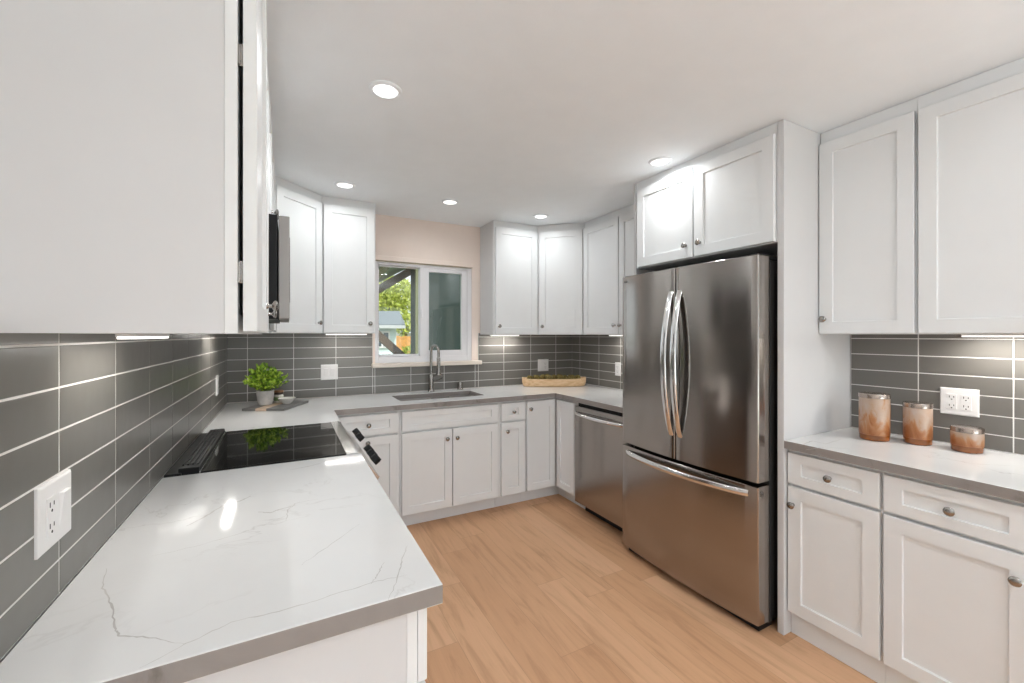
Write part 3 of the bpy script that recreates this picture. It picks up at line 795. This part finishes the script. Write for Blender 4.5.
jr = thing('jar', 'small labelled glass jar with dark lid behind the white bowl', 'jar', (.338, 3.405, BZ))
BM().lathe([(.026, 0), (.030, .003), (.030, .052), (.026, .058)], seg=28).done('jar_body', simple('cream_glass', (.62, .60, .52), .25, coat=.3), jr, True)
BM().lathe([(.0303, .016), (.0306, .017), (.0306, .040), (.0303, .041)], seg=28, cap0=False, cap1=False).done('paper_label', simple('green_label', srgb(120, 145, 95), .6, var=.3), jr, True)
BM().lathe([(.0285, .058), (.0295, .060), (.0295, .072), (.0285, .0735)], seg=28).done('band', simple('dark_band', (.05, .03, .02), .4), jr, True)
BM().lathe([(.0290, .0735), (.0295, .075), (.0295, .083), (.027, .086)], seg=28).done('lid', simple('wooden_lid', srgb(150, 110, 78), .6, var=.2), jr, True)
tag(BM().lathe([(.022, 0), (.024, .004), (.040, .018), (.053, .036), (.055, .040), (.053, .041), (.049, .035), (.036, .018), (.010, .008)], seg=36).done('bowl', simple('white_ceramic', (.74, .72, .68), .35), None, True, loc=(.388, 3.320, BZ)),
    'small white bowl on the serving board', 'bowl')
# dough bowl with moss balls
tr = thing('dough_bowl', 'long pale wooden dough bowl in the worktop corner', 'bowl', (2.668, 3.425, CT+.0005), math.radians(-24))
def sup(a, bq, z, n=40, e=2.6):
    out = []
    for i in range(n):
        t = 2*PI*i/n; c, s = math.cos(t), math.sin(t)
        out.append((a*math.copysign(abs(c)**(2/e), c), bq*math.copysign(abs(s)**(2/e), s), z+.010*abs(c)**6*(1 if z > .05 else 0)))
    return out
wood = NT('pale_turned_wood'); wv = wood.noise(wood.coord('Object', (4, 30, 30)), 3, 5, .6, .5)
wood.l(wood.ramp(wv, [(.3, srgb(206, 166, 120)), (.55, srgb(232, 198, 156)), (.8, srgb(240, 212, 176))]), wood.b.inputs['Base Color']); wood.b.inputs['Roughness'].default_value = .55
BM().loft([sup(.288, .088, 0), sup(.300, .098, .006), sup(.310, .104, .04), sup(.311, .106, .076), sup(.302, .097, .073), sup(.294, .090, .05), sup(.27, .076, .030)]).done('shell', wood.m, tr, True)
moss = NT('olive_moss'); mv = moss.noise(moss.coord('Object', (40, 40, 40)), 2, 4)
moss.l(moss.ramp(mv, [(.3, srgb(62, 50, 26)), (.5, srgb(112, 98, 50)), (.72, srgb(158, 146, 90))]), moss.b.inputs['Base Color']); moss.b.inputs['Roughness'].default_value = .95
moss.bump(mv, .6, .01)
ca, sa = math.cos(math.radians(-24)), math.sin(math.radians(-24)); pro = None
mrnd = random.Random(11)
for i, (lx, ly) in enumerate([(-.235, 0), (-.175, .030), (-.170, -.034), (-.112, .0), (-.062, .040), (-.055, -.036), (-.002, .004), (.050, .042), (.056, -.038), (.108, .004), (.165, .036), (.172, -.030), (.230, .004)]):
    if pro is None:
        b = BM(); bmesh.ops.create_icosphere(b.bm, subdivisions=3, radius=.031)
        for v in b.bm.verts: v.co *= 1+mrnd.uniform(-.10, .10)
        pro = b.done('moss_ball', moss.m, None, True); o = pro
    else:
        o = pro.copy(); COL.objects.link(o)
    o.location = (2.668+lx*ca-ly*sa, 3.425+lx*sa+ly*ca, CT+.0675+mrnd.uniform(0, .016)); o.rotation_euler = (mrnd.uniform(0, 6), mrnd.uniform(0, 6), 0)
    tag(o, 'olive green moss ball heaped in the wooden dough bowl', 'moss ball', 'moss balls in the dough bowl')

# ------------------------------------------------------------------ outside the window
GZ = -.35
structure(BM().box(-30, 40, -30, 60, GZ-.2, GZ).done('ground_outside', simple('dry_grass', srgb(120, 125, 80), .95, var=.3)))
pc = thing('patio_cover', 'dark brown patio cover outside the window', 'patio cover', (1.7, 4.4, GZ))
brown = simple('dark_brown_timber', srgb(96, 80, 62), .8, var=.15)
olive = simple('olive_grey_paint', srgb(132, 136, 108), .85)
def opx(u, y, v):
    """point on the vertical plane y that lies on the sight line through a photo pixel"""
    r = (u-512)/F_PX; k = y/(math.cos(_a)-r*math.sin(_a)); return Vector((.389+k*(math.sin(_a)+r*math.cos(_a)), y, EYE+k*(HORIZON-v)/F_PX))
def beam(name, p, q, wx, wz, mat, parent):
    p, q = Vector(p), Vector(q); d = (q-p).normalized(); s = d.cross(Vector((0, 1, 0))).normalized()*wz/2; n = Vector((0, wx, 0))
    o = parent.location
    return BM().loft([[p-s-o, p+s-o, p+s+n-o, p-s+n-o], [q-s-o, q+s-o, q+s+n-o, q-s+n-o]]).done(name, mat, parent)
PY = 6.2
P = opx(413.6, PY, 300); beam('post', (P.x, PY, GZ), (P.x, PY, opx(413, PY, 262).z), .03, .045, brown, pc)
beam('beam', opx(372, PY, 293), opx(426, PY, 262), .12, .11, brown, pc)
beam('brace', opx(372, PY-.3, 329), opx(408, PY-.3, 361), .09, .10, brown, pc)
beam('rafter', opx(396, PY-1.0, 256), opx(372, PY-1.0, 282), .10, .08, olive, pc)
A1, A2, A3, A4 = opx(374, PY+.2, 285), opx(428, PY+.2, 258), opx(428, PY-1.8, 232), opx(360, PY-1.8, 262)
BM().loft([[v-pc.location for v in (A1, A2, A3, A4)], [v-pc.location+Vector((0, 0, .05)) for v in (A1, A2, A3, A4)]]).done('roof_sheet', simple('grey_green_roofing', srgb(150, 172, 165), .7), pc)
# olive pilaster and dark shed wall seen behind the closed half
ew = thing('storage_shed', 'dark green shed wall behind the closed half of the window', 'shed', (2.6, 5.6, GZ))
sx0 = opx(415.0, 5.64, 300).x
BM().box(sx0-2.6, sx0-2.6+.09, 0, .04, 0, 3.2).done('corner_board', olive, ew)
BM().box(sx0-2.6+.085, 1.6, .041, .6, 0, 3.2).done('shed_wall', simple('dark_teal_siding', srgb(44, 60, 58), .8, var=.1), ew)
# neighbour house
nh = thing('neighbor_house', 'pale neighbouring house with blue-grey roof seen through the window', 'house', (4.0, 15, GZ))
HY = 15.0; e0, e1 = opx(352, HY, 326), opx(404.5, HY, 326)
o = nh.location
BM().box(e0.x-o.x, e1.x-.22-o.x, .3, 5, 0, e0.z-GZ).done('house_wall', simple('pale_blue_siding', srgb(205, 220, 222), .8), nh)
r0, r1 = opx(352, HY+2.5, 311), opx(399.5, HY+2.5, 311)
def L_(v): return Vector(v)-o
top = [L_(e0+Vector((0, -.1, .06))), L_(e1+Vector((0, -.1, .06))), L_(r1), L_(r0)]
BM().loft([[p-Vector((0, 0, .05)) for p in top], top]).done('house_roof', simple('blue_grey_shingle', srgb(112, 120, 124), .95, var=.12, bump=(40, .4)), nh)
BM().box(e0.x-o.x, e1.x-o.x, -.14, -.08, e0.z-GZ-.07, e0.z-GZ+.04).done('fascia', simple('white_fascia', (.5, .52, .54), .6), nh)
wf = BM(); wl, wr = opx(376, HY, 331), opx(391.5, HY, 348)
wf.box(wl.x-o.x, wr.x-o.x, .24, .31, wr.z-GZ, wl.z-GZ); wfo = wf.done('window_frame', M['vinyl'], nh)
wp = BM(); m_ = (wl.x+wr.x)/2-o.x; wp.box(wl.x-o.x+.06, m_-.04, .22, .25, wr.z-GZ+.06, wl.z-GZ-.06).box(m_+.04, wr.x-o.x-.06, .22, .25, wr.z-GZ+.06, wl.z-GZ-.06); wp.done('pane', simple('dark_pane', (.06, .08, .09), .1), wfo)
n2 = thing('neighbor_house', 'second roof behind the pale house, partly hidden by shrubs', 'house', (7.0, 22, GZ)); o = n2.location
a0, a1, b0, b1 = opx(399, 22, 331), opx(424, 22, 327), opx(398, 24.5, 311), opx(424, 24.5, 312)
BM().loft([[v-o-Vector((0, 0, .15)) for v in (a0, a1, b1, b0)], [v-o for v in (a0, a1, b1, b0)]]).done('house_roof', simple('mossy_grey_roof', srgb(150, 160, 148), .85), n2)
BM().box(a0.x-o.x+.2, a1.x-o.x, .4, 4, 0, a0.z-GZ-.1).done('house_wall', simple('cream_siding', srgb(210, 205, 190), .8), n2)
fe = thing('fence', 'orange wooden fence between the neighbouring houses', 'fence', (6.0, 18, GZ)); o = fe.location
fx0, fx1 = opx(396, 18, 336), opx(424, 18, 336); fb = BM(); n = 16
for i in range(n):
    x = fx0.x+(fx1.x-fx0.x)*i/n; fb.box(x-o.x, x+(fx1.x-fx0.x)/n*.93-o.x, 0, .03, 0, fx0.z-GZ+random.uniform(-.03, .03))
fb.done('boards', simple('cedar_boards', srgb(216, 158, 88), .8, var=.2), fe)
BM().box(fx0.x-o.x, fx1.x-o.x, .03, .07, .4, .5).done('rail', simple('cedar_rail', srgb(180, 130, 75), .8), fe)
trm = leafmat('yellow_green_leaves', srgb(132, 146, 44), srgb(178, 190, 74), srgb(222, 228, 132))
bark = simple('grey_bark', srgb(95, 80, 66), .9, var=.2)
def tree(cx, cy, cz, rx, rz, n, label, seed, name='tree', lsz=.30):
    global rnd
    rnd = random.Random(seed)
    t = thing(name, label, 'tree' if name == 'tree' else 'shrub', (cx, cy, GZ))
    b = BM()
    for i in range(n):
        while True:
            q = Vector((rnd.uniform(-1, 1), rnd.uniform(-1, 1), rnd.uniform(-1, 1)))
            if q.length < 1 and q.length > .35: break
        lump = 1+.18*math.sin(5*q.x+seed)*math.cos(4*q.z)
        leaf(b, Vector((q.x*rx*lump, q.y*rx*lump, cz-GZ+q.z*rz*lump)), q+Vector((rnd.uniform(-1, 1), rnd.uniform(-1, 1), rnd.uniform(-.5, 1))), lsz*rnd.uniform(.6, 1.2), lsz*.7)
    b.done('crown', trm, t)
    tk = BM(); tk.tube([(0, 0, 0), (.05, 0, (cz-GZ)*.5), (0, .05, cz-GZ)], [rx*.07, rx*.05, rx*.02], 8)
    for k in range(5):
        a = k*1.26; tk.tube([(0, 0, (cz-GZ)*.6), (math.cos(a)*rx*.5, math.sin(a)*rx*.5, cz-GZ+rz*.3)], [rx*.03, rx*.008], 6)
    tk.done('trunk', bark, t); return t
c = opx(388, 30, 302); tree(c.x, 30, c.z-.3, 2.2, 1.75, 4200, 'yellow-green tree above the neighbouring roofs', 3, lsz=.26)
c = opx(368, 40, 288); tree(c.x, 40, c.z, 2.6, 2.4, 3000, 'paler tree top behind the yellow-green tree', 4, lsz=.36)
c = opx(408.5, 17, 353); tree(c.x, 17, c.z-.1, .24, .36, 400, 'low green shrub in front of the orange fence', 9, 'shrub', .12)
c = opx(404.5, 20, 323); tree(c.x, 20, c.z, .55, .5, 500, 'yellow-green bush beside the pale house roof', 12, 'shrub', .16)
